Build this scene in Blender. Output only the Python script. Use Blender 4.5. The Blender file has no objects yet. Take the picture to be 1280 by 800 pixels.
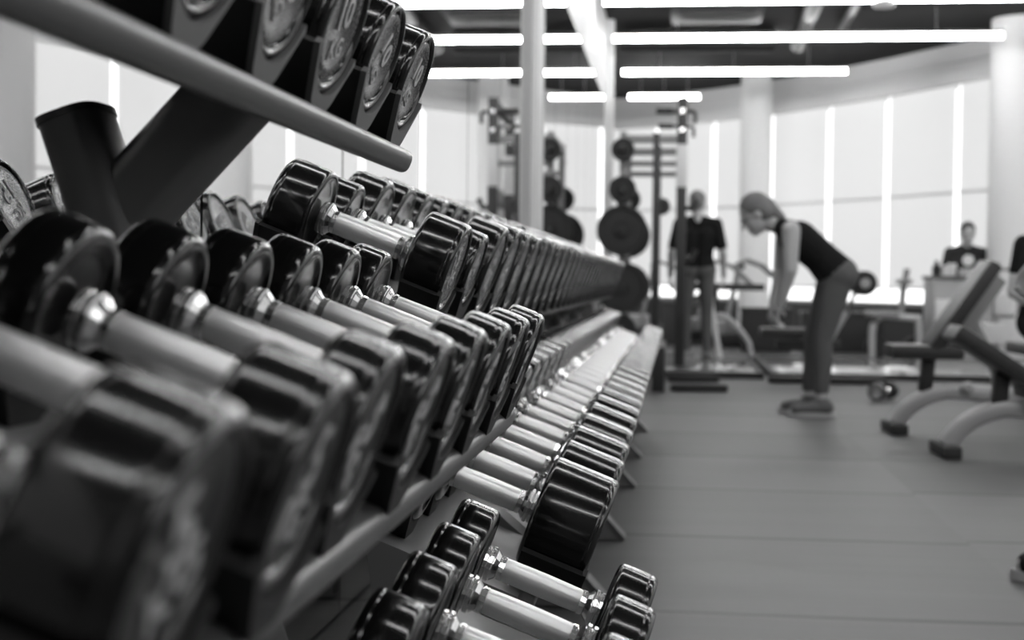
import bpy, bmesh, math, random
from mathutils import Vector, Matrix, Euler
random.seed(7)
C = bpy.context.scene.collection
PI = math.pi
V = Vector

# ------------------------------------------------------------------ camera
F = 1800.0; ROLL = 0.011; CAMH = 0.80
VPX, VPY = 207.0, 50.0
x0 = VPX*math.cos(ROLL) - VPY*math.sin(ROLL)
y0 = VPX*math.sin(ROLL) + VPY*math.cos(ROLL)
pit = math.atan(y0/F); yaw = math.atan(x0/F*math.cos(pit))
fw = V((-math.sin(yaw)*math.cos(pit), math.cos(yaw)*math.cos(pit), -math.sin(pit)))
r0 = V((math.cos(yaw), math.sin(yaw), 0)); u0 = r0.cross(fw)
rt = r0*math.cos(ROLL) + u0*math.sin(ROLL)
up = u0*math.cos(ROLL) - r0*math.sin(ROLL)
CAM = V((0, 0, CAMH))
cd = bpy.data.cameras.new('camera'); cam = bpy.data.objects.new('camera', cd); C.objects.link(cam)
cam.matrix_world = Matrix(((rt.x, up.x, -fw.x, CAM.x), (rt.y, up.y, -fw.y, CAM.y), (rt.z, up.z, -fw.z, CAM.z), (0, 0, 0, 1)))
cd.sensor_fit = 'HORIZONTAL'; cd.sensor_width = 36; cd.lens = 36*F/1280
cd.clip_start = 0.02; cd.clip_end = 200
cd.dof.use_dof = True; cd.dof.focus_distance = 1.80; cd.dof.aperture_fstop = 5.4
bpy.context.scene.camera = cam

def at(px, py, Y):
    """world point on the plane at depth Y seen at a pixel of the 1280x800 frame"""
    d = fw*F + rt*(px-640) - up*(py-400)
    return CAM + d*(Y/d.y)
def atz(px, py, Z):
    d = fw*F + rt*(px-640) - up*(py-400)
    return CAM + d*((Z-CAMH)/d.z)

# ------------------------------------------------------------------ materials
def mat(name, col, rough=0.5, metal=0.0, spec=0.5, coat=0.0, bump=0.0, bscale=200.0, var=0.0, emit=0.0, coat_rough=0.05, aniso=0.0):
    m = bpy.data.materials.new(name); m.use_nodes = True
    nt = m.node_tree; b = nt.nodes['Principled BSDF']
    c = (col, col, col, 1) if not isinstance(col, tuple) else (*col, 1)
    b.inputs['Base Color'].default_value = c
    b.inputs['Roughness'].default_value = rough
    b.inputs['Metallic'].default_value = metal
    b.inputs['Specular IOR Level'].default_value = spec
    b.inputs['Coat Weight'].default_value = coat
    b.inputs['Coat Roughness'].default_value = coat_rough
    if aniso: b.inputs['Anisotropic'].default_value = aniso
    if emit:
        b.inputs['Emission Color'].default_value = (1, 1, 1, 1)
        b.inputs['Emission Strength'].default_value = emit
    if bump or var:
        tc = nt.nodes.new('ShaderNodeTexCoord'); n = nt.nodes.new('ShaderNodeTexNoise')
        n.inputs['Scale'].default_value = bscale; n.inputs['Detail'].default_value = 4
        nt.links.new(tc.outputs['Object'], n.inputs['Vector'])
        if bump:
            bp = nt.nodes.new('ShaderNodeBump'); bp.inputs['Strength'].default_value = bump
            bp.inputs['Distance'].default_value = 0.002
            nt.links.new(n.outputs['Fac'], bp.inputs['Height']); nt.links.new(bp.outputs['Normal'], b.inputs['Normal'])
        if var:
            mr = nt.nodes.new('ShaderNodeMapRange')
            mr.inputs['To Min'].default_value = max(0, rough-var); mr.inputs['To Max'].default_value = min(1, rough+var)
            nt.links.new(n.outputs['Fac'], mr.inputs['Value']); nt.links.new(mr.outputs['Result'], b.inputs['Roughness'])
    return m

M = {}
M['urethane'] = mat('black_urethane', 0.006, 0.17, spec=0.55, coat=0.35, coat_rough=0.08, bscale=30, var=0.05)
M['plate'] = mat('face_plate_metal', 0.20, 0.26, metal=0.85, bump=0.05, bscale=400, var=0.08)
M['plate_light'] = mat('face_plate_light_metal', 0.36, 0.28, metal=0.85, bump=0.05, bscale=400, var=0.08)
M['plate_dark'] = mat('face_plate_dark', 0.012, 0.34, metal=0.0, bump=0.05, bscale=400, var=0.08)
M['letter'] = mat('raised_lettering', 0.62, 0.35, metal=0.25, bscale=300, var=0.05)
M['chrome'] = mat('chrome_collar', 0.80, 0.2, metal=1.0, bscale=150, var=0.05)
M['steel'] = mat('brushed_handle', 0.88, 0.36, metal=0.7, bump=0.08, bscale=900, var=0.06)
M['frame'] = mat('rack_paint', 0.16, 0.38, spec=0.5, bump=0.06, bscale=700, var=0.05)
M['rail'] = mat('rail_paint', 0.085, 0.36, spec=0.5, bump=0.05, bscale=600, var=0.05)
M['saddle'] = mat('saddle_plastic', 0.016, 0.5, spec=0.3, bump=0.08, bscale=500, var=0.05)
M['lip'] = mat('saddle_lip_plastic', 0.16, 0.45, spec=0.4, bump=0.08, bscale=500)
M['wall'] = mat('white_wall_paint', 0.88, 0.7, bump=0.05, bscale=60)
M['whitewall'] = mat('white_panel_paint', 0.72, 0.6, bump=0.03, bscale=60)
M['lowwall'] = mat('dark_low_wall_paint', 0.05, 0.6, bump=0.05, bscale=60)
M['dark'] = mat('dark_wall_paint', 0.12, 0.7, bump=0.05, bscale=60)
M['ceiling'] = mat('black_ceiling_paint', 0.012, 0.8, spec=0.2, bump=0.1, bscale=20)
M['duct'] = mat('grey_duct_metal', 0.018, 0.6, metal=0.0, bump=0.05, bscale=30)
M['pad'] = mat('black_vinyl', 0.018, 0.42, spec=0.5, bump=0.15, bscale=350)
M['gframe'] = mat('silver_frame_paint', 0.42, 0.35, metal=0.4, bump=0.03, bscale=300)
M['greyframe'] = mat('grey_frame_paint', 0.24, 0.4, metal=0.2, bump=0.03, bscale=300)
M['blackframe'] = mat('black_frame_paint', 0.018, 0.42, bump=0.03, bscale=300)
M['rubber'] = mat('black_rubber', 0.015, 0.6, bump=0.2, bscale=250)
M['white'] = mat('white_plastic', 0.8, 0.35, bump=0.02, bscale=100)
M['wood'] = mat('varnished_deck', 0.32, 0.10, spec=0.6, bscale=8, var=0.05)
M['skin'] = mat('skin', 0.50, 0.55, bump=0.05, bscale=200)
M['hair'] = mat('hair', 0.16, 0.5, bump=0.6, bscale=120)
M['darkhair'] = mat('dark_hair', 0.03, 0.5, bump=0.6, bscale=120)
M['blackcloth'] = mat('black_cloth', 0.010, 0.85, spec=0.2, bump=0.4, bscale=180)
M['greycloth'] = mat('grey_leggings', 0.12, 0.75, spec=0.2, bump=0.3, bscale=150)
M['lightcloth'] = mat('light_cloth', 0.55, 0.85, spec=0.2, bump=0.4, bscale=120)
M['midcloth'] = mat('mid_grey_cloth', 0.11, 0.8, spec=0.2, bump=0.3, bscale=120)
M['darkcloth'] = mat('dark_grey_cloth', 0.035, 0.85, spec=0.2, bump=0.3, bscale=150)
M['shoe'] = mat('grey_shoe', 0.12, 0.7, bump=0.3, bscale=200)
M['sole'] = mat('pale_sole', 0.45, 0.6, bump=0.1, bscale=200)
M['eye'] = mat('eye_dark', 0.02, 0.2, bscale=50, var=0.02)
M['deskmat'] = mat('desk_laminate', 0.42, 0.5, bump=0.03, bscale=80)
M['lamp'] = mat('lamp_diffuser', 0.9, 0.5, emit=29.0)
M['cover'] = mat('column_paint', 0.60, 0.6, bump=0.04, bscale=60)
# mirror
mm = bpy.data.materials.new('mirror_glass'); mm.use_nodes = True
b = mm.node_tree.nodes['Principled BSDF']; b.inputs['Base Color'].default_value = (0.9, 0.9, 0.9, 1)
b.inputs['Metallic'].default_value = 1; b.inputs['Roughness'].default_value = 0.0
M['mirror'] = mm
# backlit roller blind
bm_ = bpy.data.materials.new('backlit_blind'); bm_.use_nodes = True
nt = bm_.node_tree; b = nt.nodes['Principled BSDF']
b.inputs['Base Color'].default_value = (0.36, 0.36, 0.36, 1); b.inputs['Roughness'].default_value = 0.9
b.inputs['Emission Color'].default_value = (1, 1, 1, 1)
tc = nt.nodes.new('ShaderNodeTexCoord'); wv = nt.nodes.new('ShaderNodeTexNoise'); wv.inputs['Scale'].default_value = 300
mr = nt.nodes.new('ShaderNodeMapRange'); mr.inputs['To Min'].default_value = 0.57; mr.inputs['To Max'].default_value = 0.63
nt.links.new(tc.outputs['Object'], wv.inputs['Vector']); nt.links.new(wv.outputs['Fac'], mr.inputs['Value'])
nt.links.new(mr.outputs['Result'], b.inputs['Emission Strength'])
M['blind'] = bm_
# thin window glass
gm = bpy.data.materials.new('window_glass'); gm.use_nodes = True
nt = gm.node_tree; nt.nodes.remove(nt.nodes['Principled BSDF'])
tr = nt.nodes.new('ShaderNodeBsdfTransparent'); gl = nt.nodes.new('ShaderNodeBsdfGlossy'); gl.inputs['Roughness'].default_value = 0.02
mx = nt.nodes.new('ShaderNodeMixShader')
mx.inputs[0].default_value = 0.05; nt.links.new(tr.outputs[0], mx.inputs[1]); nt.links.new(gl.outputs[0], mx.inputs[2])
nt.links.new(mx.outputs[0], nt.nodes['Material Output'].inputs['Surface'])
M['glass'] = gm
# rubber mat floor
fm = bpy.data.materials.new('rubber_mat_floor'); fm.use_nodes = True
nt = fm.node_tree; b = nt.nodes['Principled BSDF']; N = nt.nodes.new; L = nt.links.new
def math_(op, a, bb=None, c=None):
    n = N('ShaderNodeMath'); n.operation = op
    for i, v in enumerate((a, bb, c)):
        if v is None: continue
        if isinstance(v, (int, float)): n.inputs[i].default_value = v
        else: L(v, n.inputs[i])
    return n.outputs[0]
geo = N('ShaderNodeNewGeometry'); sx = N('ShaderNodeSeparateXYZ'); L(geo.outputs['Position'], sx.inputs[0])
wob = N('ShaderNodeTexNoise'); wob.inputs['Scale'].default_value = 0.8; L(geo.outputs['Position'], wob.inputs['Vector'])
colid = math_('FLOOR', math_('DIVIDE', math_('SUBTRACT', sx.outputs[0], 0.9), 2.0))
yy = math_('ADD', math_('SUBTRACT', sx.outputs[1], 3.52), math_('MULTIPLY', colid, -0.05))
yy = math_('ADD', yy, math_('MULTIPLY', math_('SUBTRACT', wob.outputs['Fac'], 0.5), 0.05))
ydiv = math_('DIVIDE', yy, 1.035)
fy = math_('FRACT', ydiv)
dy = math_('MINIMUM', fy, math_('SUBTRACT', 1.0, fy))
fxx = math_('FRACT', math_('DIVIDE', math_('SUBTRACT', sx.outputs[0], 0.9), 2.0))
dx = math_('MULTIPLY', math_('MINIMUM', fxx, math_('SUBTRACT', 1.0, fxx)), 2.0)
dd = dy
seam = N('ShaderNodeMapRange'); seam.inputs['From Max'].default_value = 0.035; seam.interpolation_type = 'SMOOTHSTEP'; L(dd, seam.inputs['Value'])
rowid = math_('FLOOR', ydiv)
wn = N('ShaderNodeTexWhiteNoise'); wn.noise_dimensions = '2D'
cv = N('ShaderNodeCombineXYZ'); L(rowid, cv.inputs[0]); L(colid, cv.inputs[1]); L(cv.outputs[0], wn.inputs['Vector'])
n1 = N('ShaderNodeTexNoise'); n1.inputs['Scale'].default_value = 1.6; n1.inputs['Detail'].default_value = 5
mpg = N('ShaderNodeMapping'); mpg.inputs['Scale'].default_value = (0.35, 2.6, 1); L(geo.outputs['Position'], mpg.inputs['Vector']); L(mpg.outputs[0], n1.inputs['Vector'])
shade = math_('ADD', math_('MULTIPLY', wn.outputs['Value'], 0.03), math_('ADD', math_('MULTIPLY', n1.outputs['Fac'], 0.105), 0.032))
shade = math_('MULTIPLY', shade, math_('ADD', math_('MULTIPLY', seam.outputs['Result'], 0.55), 0.45))
cc = N('ShaderNodeCombineColor'); [L(shade, cc.inputs[i]) for i in range(3)]
L(cc.outputs[0], b.inputs['Base Color'])
rr = math_('ADD', math_('MULTIPLY', n1.outputs['Fac'], 0.2), 0.40); L(rr, b.inputs['Roughness'])
b.inputs['Specular IOR Level'].default_value = 0.4
bp = N('ShaderNodeBump'); bp.inputs['Strength'].default_value = 0.5; bp.inputs['Distance'].default_value = 0.02
hh = math_('ADD', math_('MULTIPLY', seam.outputs['Result'], 0.25), math_('MULTIPLY', n1.outputs['Fac'], 0.5))
L(hh, bp.inputs['Height']); L(bp.outputs['Normal'], b.inputs['Normal'])
M['floor'] = fm

# ------------------------------------------------------------------ mesh helpers
def B(): return bmesh.new()
def box(bm, c, s, rot=None, bev=0.0, mi=0):
    r = bmesh.ops.create_cube(bm, size=1.0)
    vs = r['verts']
    for v in vs: v.co = V((v.co.x*s[0], v.co.y*s[1], v.co.z*s[2]))
    if bev > 0:
        es = list({e for v in vs for e in v.link_edges})
        g = bmesh.ops.bevel(bm, geom=es, offset=bev, segments=2, affect='EDGES', profile=0.7)
        vs = list({v for f in g['faces'] for v in f.verts} | {v for v in vs if v.is_valid})
    R = rot.to_matrix() if isinstance(rot, Euler) else (rot if rot is not None else Matrix.Identity(3))
    for v in vs: v.co = R @ v.co + V(c)
    if mi:
        for f in {f for v in vs for f in v.link_faces}: f.material_index = mi
    return vs
def frame_of(d):
    d = d.normalized(); a = V((0, 0, 1)) if abs(d.z) < 0.9 else V((1, 0, 0))
    s = d.cross(a).normalized(); t = s.cross(d).normalized()
    return d, s, t
def lathe(bm, prof, o=(0, 0, 0), axis=(1, 0, 0), seg=32, mi=0, phase=0.0):
    o = V(o); d, s, t = frame_of(V(axis)); rings = []
    for (x, r) in prof:
        if r < 1e-6: rings.append([bm.verts.new(o + d*x)])
        else: rings.append([bm.verts.new(o + d*x + (s*math.cos(2*PI*k/seg+phase) + t*math.sin(2*PI*k/seg+phase))*r) for k in range(seg)])
    fs = []
    for A, Bq in zip(rings, rings[1:]):
        for k in range(seg):
            k2 = (k+1) % seg
            if len(A) == 1 and len(Bq) == 1: continue
            if len(A) == 1: q = (A[0], Bq[k], Bq[k2])
            elif len(Bq) == 1: q = (A[k], Bq[0], A[k2])
            else: q = (A[k], Bq[k], Bq[k2], A[k2])
            f = bm.faces.new(q); f.material_index = mi; fs.append(f)
    return fs
def rod(bm, a, b, r, r2=None, seg=16, mi=0):
    a, b = V(a), V(b); r2 = r if r2 is None else r2; l = (b-a).length
    lathe(bm, [(0, 0), (0, r), (l, r2), (l, 0)], a, b-a, seg, mi)
def capsule(bm, a, b, ra, rb=None, seg=14):
    a, b = V(a), V(b); rb = ra if rb is None else rb; l = (b-a).length
    ax = (b-a) if l > 1e-6 else V((0, 0, 1)); pr = []
    for k in range(6): t = -PI/2 + PI/2*k/5; pr.append((ra*math.sin(t), ra*math.cos(t) if k else 0))
    for k in range(6): t = PI/2*k/5; pr.append((l + rb*math.sin(t), rb*math.cos(t) if k < 5 else 0))
    if pr[5][0] >= pr[6][0]-1e-9: pr.pop(6)
    lathe(bm, pr, a, ax, seg)
def ellip(bm, c, rad, R=None, seg=20):
    r = bmesh.ops.create_uvsphere(bm, u_segments=seg, v_segments=seg//2+2, radius=1.0)
    for v in r['verts']:
        p = V((v.co.x*rad[0], v.co.y*rad[1], v.co.z*rad[2])); v.co = V(c) + (R @ p if R is not None else p)
def sweep(bm, pts, w, h=None, seg=12, mi=0, side=None, sq=2.0):
    """tube with a (super)elliptic section w x h along a polyline; side = direction of w"""
    pts = [V(p) for p in pts]; h = w if h is None else h; rings = []
    for i, p in enumerate(pts):
        d = (pts[min(i+1, len(pts)-1)] - pts[max(i-1, 0)]).normalized()
        if side is None: _, s, t = frame_of(d)
        else:
            s = V(side) - d*V(side).dot(d); s.normalize(); t = s.cross(d)
        ring = []
        for k in range(seg):
            a = 2*PI*(k+0.5)/seg; c_, s_ = math.cos(a), math.sin(a)
            ex = 2.0/sq
            ring.append(bm.verts.new(p + s*(math.copysign(abs(c_)**ex, c_)*w/2) + t*(math.copysign(abs(s_)**ex, s_)*h/2)))
        rings.append(ring)
    for A, Bq in zip(rings, rings[1:]):
        for k in range(seg):
            f = bm.faces.new((A[k], A[(k+1) % seg], Bq[(k+1) % seg], Bq[k])); f.material_index = mi
    f = bm.faces.new(rings[0][::-1]); f.material_index = mi
    f = bm.faces.new(rings[-1]); f.material_index = mi
def prism(bm, poly, o, e1, e2, e3, mi=0):
    """polygon (a,b) in plane e1,e2 extruded by vector e3"""
    o, e1, e2, e3 = V(o), V(e1), V(e2), V(e3)
    A = [bm.verts.new(o + e1*a + e2*b_) for a, b_ in poly]; D = [bm.verts.new(v.co + e3) for v in A]
    n = len(A)
    fs = [bm.faces.new(A[::-1]), bm.faces.new(D)]
    for k in range(n): fs.append(bm.faces.new((A[k], A[(k+1) % n], D[(k+1) % n], D[k])))
    for f in fs: f.material_index = mi
def arc(p0, p1, p2, n=10):
    p0, p1, p2 = V(p0), V(p1), V(p2)
    return [p0*(1-t)**2 + p1*2*t*(1-t) + p2*t*t for t in [i/n for i in range(n+1)]]
def to_mesh(name, bm, mats, smooth=35.0):
    bmesh.ops.recalc_face_normals(bm, faces=bm.faces[:])
    me = bpy.data.meshes.new(name); bm.to_mesh(me); bm.free()
    for m in (mats if isinstance(mats, (list, tuple)) else [mats]): me.materials.append(M[m])
    if smooth:
        for p in me.polygons: p.use_smooth = True
        me.set_sharp_from_angle(angle=math.radians(smooth))
    return me
def obj(name, bm, mats, parent=None, smooth=35.0):
    me = bm if isinstance(bm, bpy.types.Mesh) else to_mesh(name, bm, mats, smooth)
    o = bpy.data.objects.new(name, me); C.objects.link(o)
    if parent is not None:
        o.parent = parent
        if parent.type != 'EMPTY': pass
    return o
def tag(o, label, cat, group=None, kind=None):
    o['label'] = label; o['category'] = cat
    if group: o['group'] = group
    if kind: o['kind'] = kind
    return o
def thing(name, label, cat, loc=(0, 0, 0), rot=(0, 0, 0), group=None):
    o = bpy.data.objects.new(name, None); C.objects.link(o); o.empty_display_size = 0.05
    o.location = loc; o.rotation_euler = rot
    return tag(o, label, cat, group)
def struct(name, bm, mats, smooth=35.0):
    o = obj(name, bm, mats, None, smooth); o['kind'] = 'structure'; return o
def mesh_at(bm, inv):
    for v in bm.verts: v.co = inv @ v.co
    return bm
ORD = ['first', 'second', 'third', 'fourth', 'fifth', 'sixth', 'seventh', 'eighth', 'ninth', 'tenth']

# ------------------------------------------------------------------ room shell
MX = -0.78                                    # mirror plane
WALL = [(-3.4, 24.2), (-1.6, 23.3), (-0.35, 22.55), (0.52, 21.8), (1.31, 20.9), (2.02, 19.9), (2.65, 18.9), (3.3, 17.7), (3.95, 16.4), (4.55, 15.1), (5.1, 13.8), (5.55, 12.5), (5.95, 11.2), (6.25, 9.9), (6.45, 8.6), (6.6, 7.3), (6.65, 6.0), (6.65, 4.7), (6.65, 3.4), (6.65, 2.1), (6.65, 0.8), (6.65, -0.5), (6.65, -3.5)]
def offs(pts, d):
    out = []
    for i, p in enumerate(pts):
        a = V(pts[max(i-1, 0)]); b_ = V(pts[min(i+1, len(pts)-1)]); t = (b_-a).normalized()
        out.append((p[0] + t.y*d, p[1] - t.x*d))
    return out
# t runs from back-left to front-right, so (t.y,-t.x) points into the room for d > 0
def strip(bm, pts, z0, z1, mi=0):
    lo = [bm.verts.new((p[0], p[1], z0)) for p in pts]; hi = [bm.verts.new((p[0], p[1], z1)) for p in pts]
    for k in range(len(pts)-1): bm.faces.new((lo[k], lo[k+1], hi[k+1], hi[k])).material_index = mi
def wallband(bm, pts, z0, z1, d0, d1):
    A = offs(pts, d0); D = offs(pts, d1); n = len(pts)
    v = [[bm.verts.new((p[0], p[1], z)) for p in P] for P, z in ((A, z0), (D, z0), (D, z1), (A, z1))]
    for a in range(4):
        for k in range(n-1): bm.faces.new((v[a][k], v[a][k+1], v[(a+1) % 4][k+1], v[(a+1) % 4][k]))
    for k in (0, n-1): bm.faces.new([v[a][k] for a in range(4)])

bm = B(); box(bm, (2.0, 10.5, -0.05), (11.5, 29, 0.1)); struct('floor', bm, 'floor', 0)
bm = B(); prism(bm, [tuple(p) for p in offs(WALL, -0.05)] + [(-0.95, -3.55), (-0.95, 16.1), (-3.45, 16.1)], (0, 0, 3.66), (1, 0, 0), (0, 1, 0), (0, 0, 0.1)); struct('ceiling', bm, 'ceiling', 0)
bm = B(); box(bm, (MX-0.11, 6.25, 1.89), (0.16, 19.5, 3.78)); struct('wall_left', bm, 'whitewall', 0)
bm = B(); box(bm, (2.2, -3.55, 1.89), (9.4, 0.1, 3.78)); struct('wall_rear', bm, 'dark', 0)
bm = B(); box(bm, (-3.45, 20.1, 1.89), (0.1, 8.2, 3.78)); struct('wall_far_left', bm, 'wall', 0)
bm = B(); wallband(bm, WALL, 3.22, 3.68, -0.06, 0.0); struct('wall_back', bm, 'wall', 20)
bm = B(); wallband(bm, WALL, 0.0, 0.50, -0.25, 0.04); struct('baseboard_back', bm, 'lowwall', 20)
bm = B(); wallband(bm, WALL, 3.16, 3.30, 0.0, 0.14); wallband(bm, WALL, 3.42, 3.48, 0.0, 0.06); struct('trim_1', bm, 'wall', 20)
# window bays
for i, (a, b_) in enumerate(((0, 5), (4, 9), (8, 13), (12, 17), (16, 22))):
    bm = B(); P = offs(WALL[a:b_+1], -0.06); strip(bm, P, 0.5, 3.2)
    w = struct('window_%d' % (i+1), bm, 'glass', 20)
    bm = B(); Q = WALL[a:b_+1]; wallband(bm, Q, 0.50, 0.54, -0.09, -0.03); wallband(bm, Q, 3.19, 3.23, -0.08, -0.04)
    obj('window_frame', bm, 'gframe', w)
# roller blinds, one between each pair of bright gaps
nb = 0
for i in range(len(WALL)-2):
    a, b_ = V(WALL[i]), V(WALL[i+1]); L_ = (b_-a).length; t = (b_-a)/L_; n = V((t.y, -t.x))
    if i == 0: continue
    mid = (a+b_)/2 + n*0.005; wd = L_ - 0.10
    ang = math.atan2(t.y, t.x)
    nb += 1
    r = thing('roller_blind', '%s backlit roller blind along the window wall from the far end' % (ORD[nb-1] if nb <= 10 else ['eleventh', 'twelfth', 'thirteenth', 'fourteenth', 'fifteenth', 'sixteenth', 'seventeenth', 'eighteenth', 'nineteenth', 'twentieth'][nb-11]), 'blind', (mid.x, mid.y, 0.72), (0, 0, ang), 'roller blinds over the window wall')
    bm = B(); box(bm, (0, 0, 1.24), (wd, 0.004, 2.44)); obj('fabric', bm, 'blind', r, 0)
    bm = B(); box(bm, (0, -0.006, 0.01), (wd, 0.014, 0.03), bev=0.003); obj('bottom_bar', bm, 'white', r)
    bm = B(); box(bm, (0, -0.004, 1.16), (wd, 0.004, 0.035)); obj('transom_shade_band', bm, 'white', r)  # added strip imitating the shaded silhouette of a transom behind the fabric
    bm = B(); lathe(bm, [(-wd/2, 0), (-wd/2, 0.03), (wd/2, 0.03), (wd/2, 0)], (0, 0.03, 2.42), (1, 0, 0), 12); obj('roller', bm, 'white', r)
# columns
for i, (px, Y, rad) in enumerate(((943, 20.15, 0.215), (1271, 16.2, 0.31))):
    p = at(px, 300, Y); bm = B(); lathe(bm, [(0, 0), (0, rad), (3.78, rad), (3.78, 0)], (p.x, p.y, 0), (0, 0, 1), 48)
    struct('trim_%d' % (i+2), bm, 'wall')
bm = B(); lathe(bm, [(0, 0), (0, 0.25), (3.78, 0.25), (3.78, 0)], (4.95, 13.45, 0), (0, 0, 1), 48); struct('trim_4', bm, 'cover')
# mirror wall: separate panels, white pilaster and white wall above
MZ0, MZ1 = 0.01, 2.66
edges = [0.3, 1.3, 2.3, 3.3, 4.3, 5.3, 6.28, 7.35]
edges2 = [7.98, 9.06, 10.06, 11.06, 12.06, 13.06, 14.06, 15.06, 15.95]
k = 0
for E in (edges, edges2):
    for a, b_ in zip(E, E[1:]):
        bm = B(); box(bm, (MX-0.005, (a+b_)/2, (MZ0+MZ1)/2), (0.01, b_-a-0.012, MZ1-MZ0))
        o = obj('mirror_panel', bm, 'mirror', None, 0)
        side = ('%s tall mirror panel behind the dumbbell racks from the near end' % ORD[k]) if E is edges else ('%s tall mirror panel past the white pilaster, counting away from the racks' % ORD[k-len(edges)+1])
        tag(o, side, 'mirror', 'mirror panels along the wall'); k += 1
bm = B(); box(bm, (MX+0.004, 7.665, 1.89), (0.05, 0.62, 3.77), bev=0.004)
for yy_ in (7.40, 7.58, 7.92): box(bm, (MX+0.031, yy_, 1.89), (0.012, 0.03, 3.77), bev=0.002)
struct('trim_5', bm, 'whitewall')
bm = B(); box(bm, (MX-0.019, 8.1, 1.33), (0.012, 15.7, 2.66)); struct('trim_7', bm, 'blackframe', 0)
bm = B(); box(bm, (MX-0.06, 16.03, 1.89), (0.22, 0.14, 3.78), bev=0.004); struct('trim_6', bm, 'whitewall')

# ------------------------------------------------------------------ ceiling: linear lights, ducts
LZ = 3.36
rows = [(20.3, at(874, 120, 20.3).x, 'linear ceiling light closest to the far windows, the shortest one'), (17.9, at(1058, 89, 17.9).x, 'second linear ceiling light from the far windows'), (15.4, at(1253, 47, 15.4).x, 'third linear ceiling light from the far windows, crossing most of the room'),
        (13.35, 4.3, 'fourth linear ceiling light from the far windows, at the top edge of the view'), (10.9, 5.0, None), (8.4, 5.4, None), (5.9, 5.6, None), (3.4, 5.6, None), (0.9, 5.6, None), (-1.6, 5.6, None)]
for i, (Y, xe, lab) in enumerate(rows):
    xs = MX+0.07
    lab = lab or ('linear ceiling light above the weights area, %s row out from the rear wall' % ORD[len(rows)-1-i])
    r = thing('ceiling_light', lab, 'ceiling light', ((xs+xe)/2, Y, LZ), group='linear ceiling lights')
    ln = xe-xs
    bm = B(); sweep(bm, [(-ln/2, 0, -0.005), (-ln/2+0.03, 0, -0.005), (ln/2-0.03, 0, -0.005), (ln/2, 0, -0.005)], 0.058, 0.056, 16, side=(0, 1, 0), sq=5); obj('diffuser', bm, 'lamp', r)
    bm = B(); box(bm, (0, 0, 0.036), (ln-0.02, 0.054, 0.024), bev=0.004); obj('housing', bm, 'gframe', r)
    for q in range(3):
        bm = B(); rod(bm, (-ln/2+ln*(q+0.5)/3, 0, 0.06), (-ln/2+ln*(q+0.5)/3, 0, 0.30), 0.006, seg=8); obj('hanger', bm, 'gframe', r)
def tube_thing(name, label, cat, pts, rad, m, seg=20, group=None):
    bm = B(); sweep(bm, pts, rad*2, rad*2, seg)
    return tag(obj(name, bm, m), label, cat, group)
a = at(1040, 30, 12.4); tube_thing('air_duct', 'round grey air duct under the black ceiling running toward the windows', 'duct', [(a.x-0.1, 6, 3.56), (a.x, 12, 3.56), (a.x+0.1, 17.2, 3.56)], 0.085, 'duct', group='ducts under the ceiling')
tube_thing('air_duct', 'thin grey pipe running beside the round air duct', 'pipe', [(a.x+0.42, 6, 3.58), (a.x+0.44, 12, 3.58), (a.x+0.50, 16.4, 3.58)], 0.05, 'duct', group='ducts under the ceiling')
bm = B(); box(bm, (0.35, 14.4, 3.53), (0.9, 1.0, 0.24), bev=0.02); box(bm, (0.35, 14.4, 3.40), (0.7, 0.7, 0.04), bev=0.01); tag(obj('ventilation_unit', bm, 'duct'), 'square grey ventilation unit hung under the ceiling near the mirror', 'ventilation unit')
tube_thing('air_duct', 'grey cross duct on the ceiling between two light rows', 'duct', [(-0.7, 16.7, 3.53), (0.3, 16.7, 3.53), (1.05, 16.75, 3.53)], 0.12, 'duct', group='ducts under the ceiling')
p = at(1105, 6, 12.9); bm = B(); lathe(bm, [(0, 0), (0, 0.09), (0.03, 0.10), (0.05, 0.08), (0.05, 0)], (p.x, p.y, p.z-0.02), (0, 0, 1), 24); rod(bm, (p.x, p.y, p.z), (p.x, p.y, max(3.66, p.z+0.03)), 0.015)
tag(obj('ceiling_speaker', bm, 'white'), 'small round white speaker hung from the black ceiling', 'speaker')

# ------------------------------------------------------------------ dumbbells
TH = math.radians(21.0)
AX = V((math.cos(TH), 0, -math.sin(TH))); NX = V((math.sin(TH), 0, math.cos(TH)))
txt_cache = {}
def text_mesh(s):
    if s in txt_cache: return txt_cache[s]
    cu = bpy.data.curves.new('t', 'FONT'); cu.body = s; cu.size = 1.0; cu.extrude = 0.02; cu.align_x = 'CENTER'; cu.align_y = 'CENTER'; cu.resolution_u = 3; cu.offset = 0.012
    o = bpy.data.objects.new('t', cu); C.objects.link(o)
    dg = bpy.context.evaluated_depsgraph_get(); me = bpy.data.meshes.new_from_object(o.evaluated_get(dg))
    bpy.data.objects.remove(o); txt_cache[s] = me
    return me
def add_text(bm, s, o, ex, ey, size):
    me = text_mesh(s); ez = V(ex).cross(V(ey)); vs = [bm.verts.new(V(o) + (V(ex)*v.co.x + V(ey)*v.co.y + ez*v.co.z)*size) for v in me.vertices]
    for p in me.polygons:
        try: bm.faces.new([vs[i] for i in p.vertices])
        except ValueError: pass
GAP = 0.150
dm = {}
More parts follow.
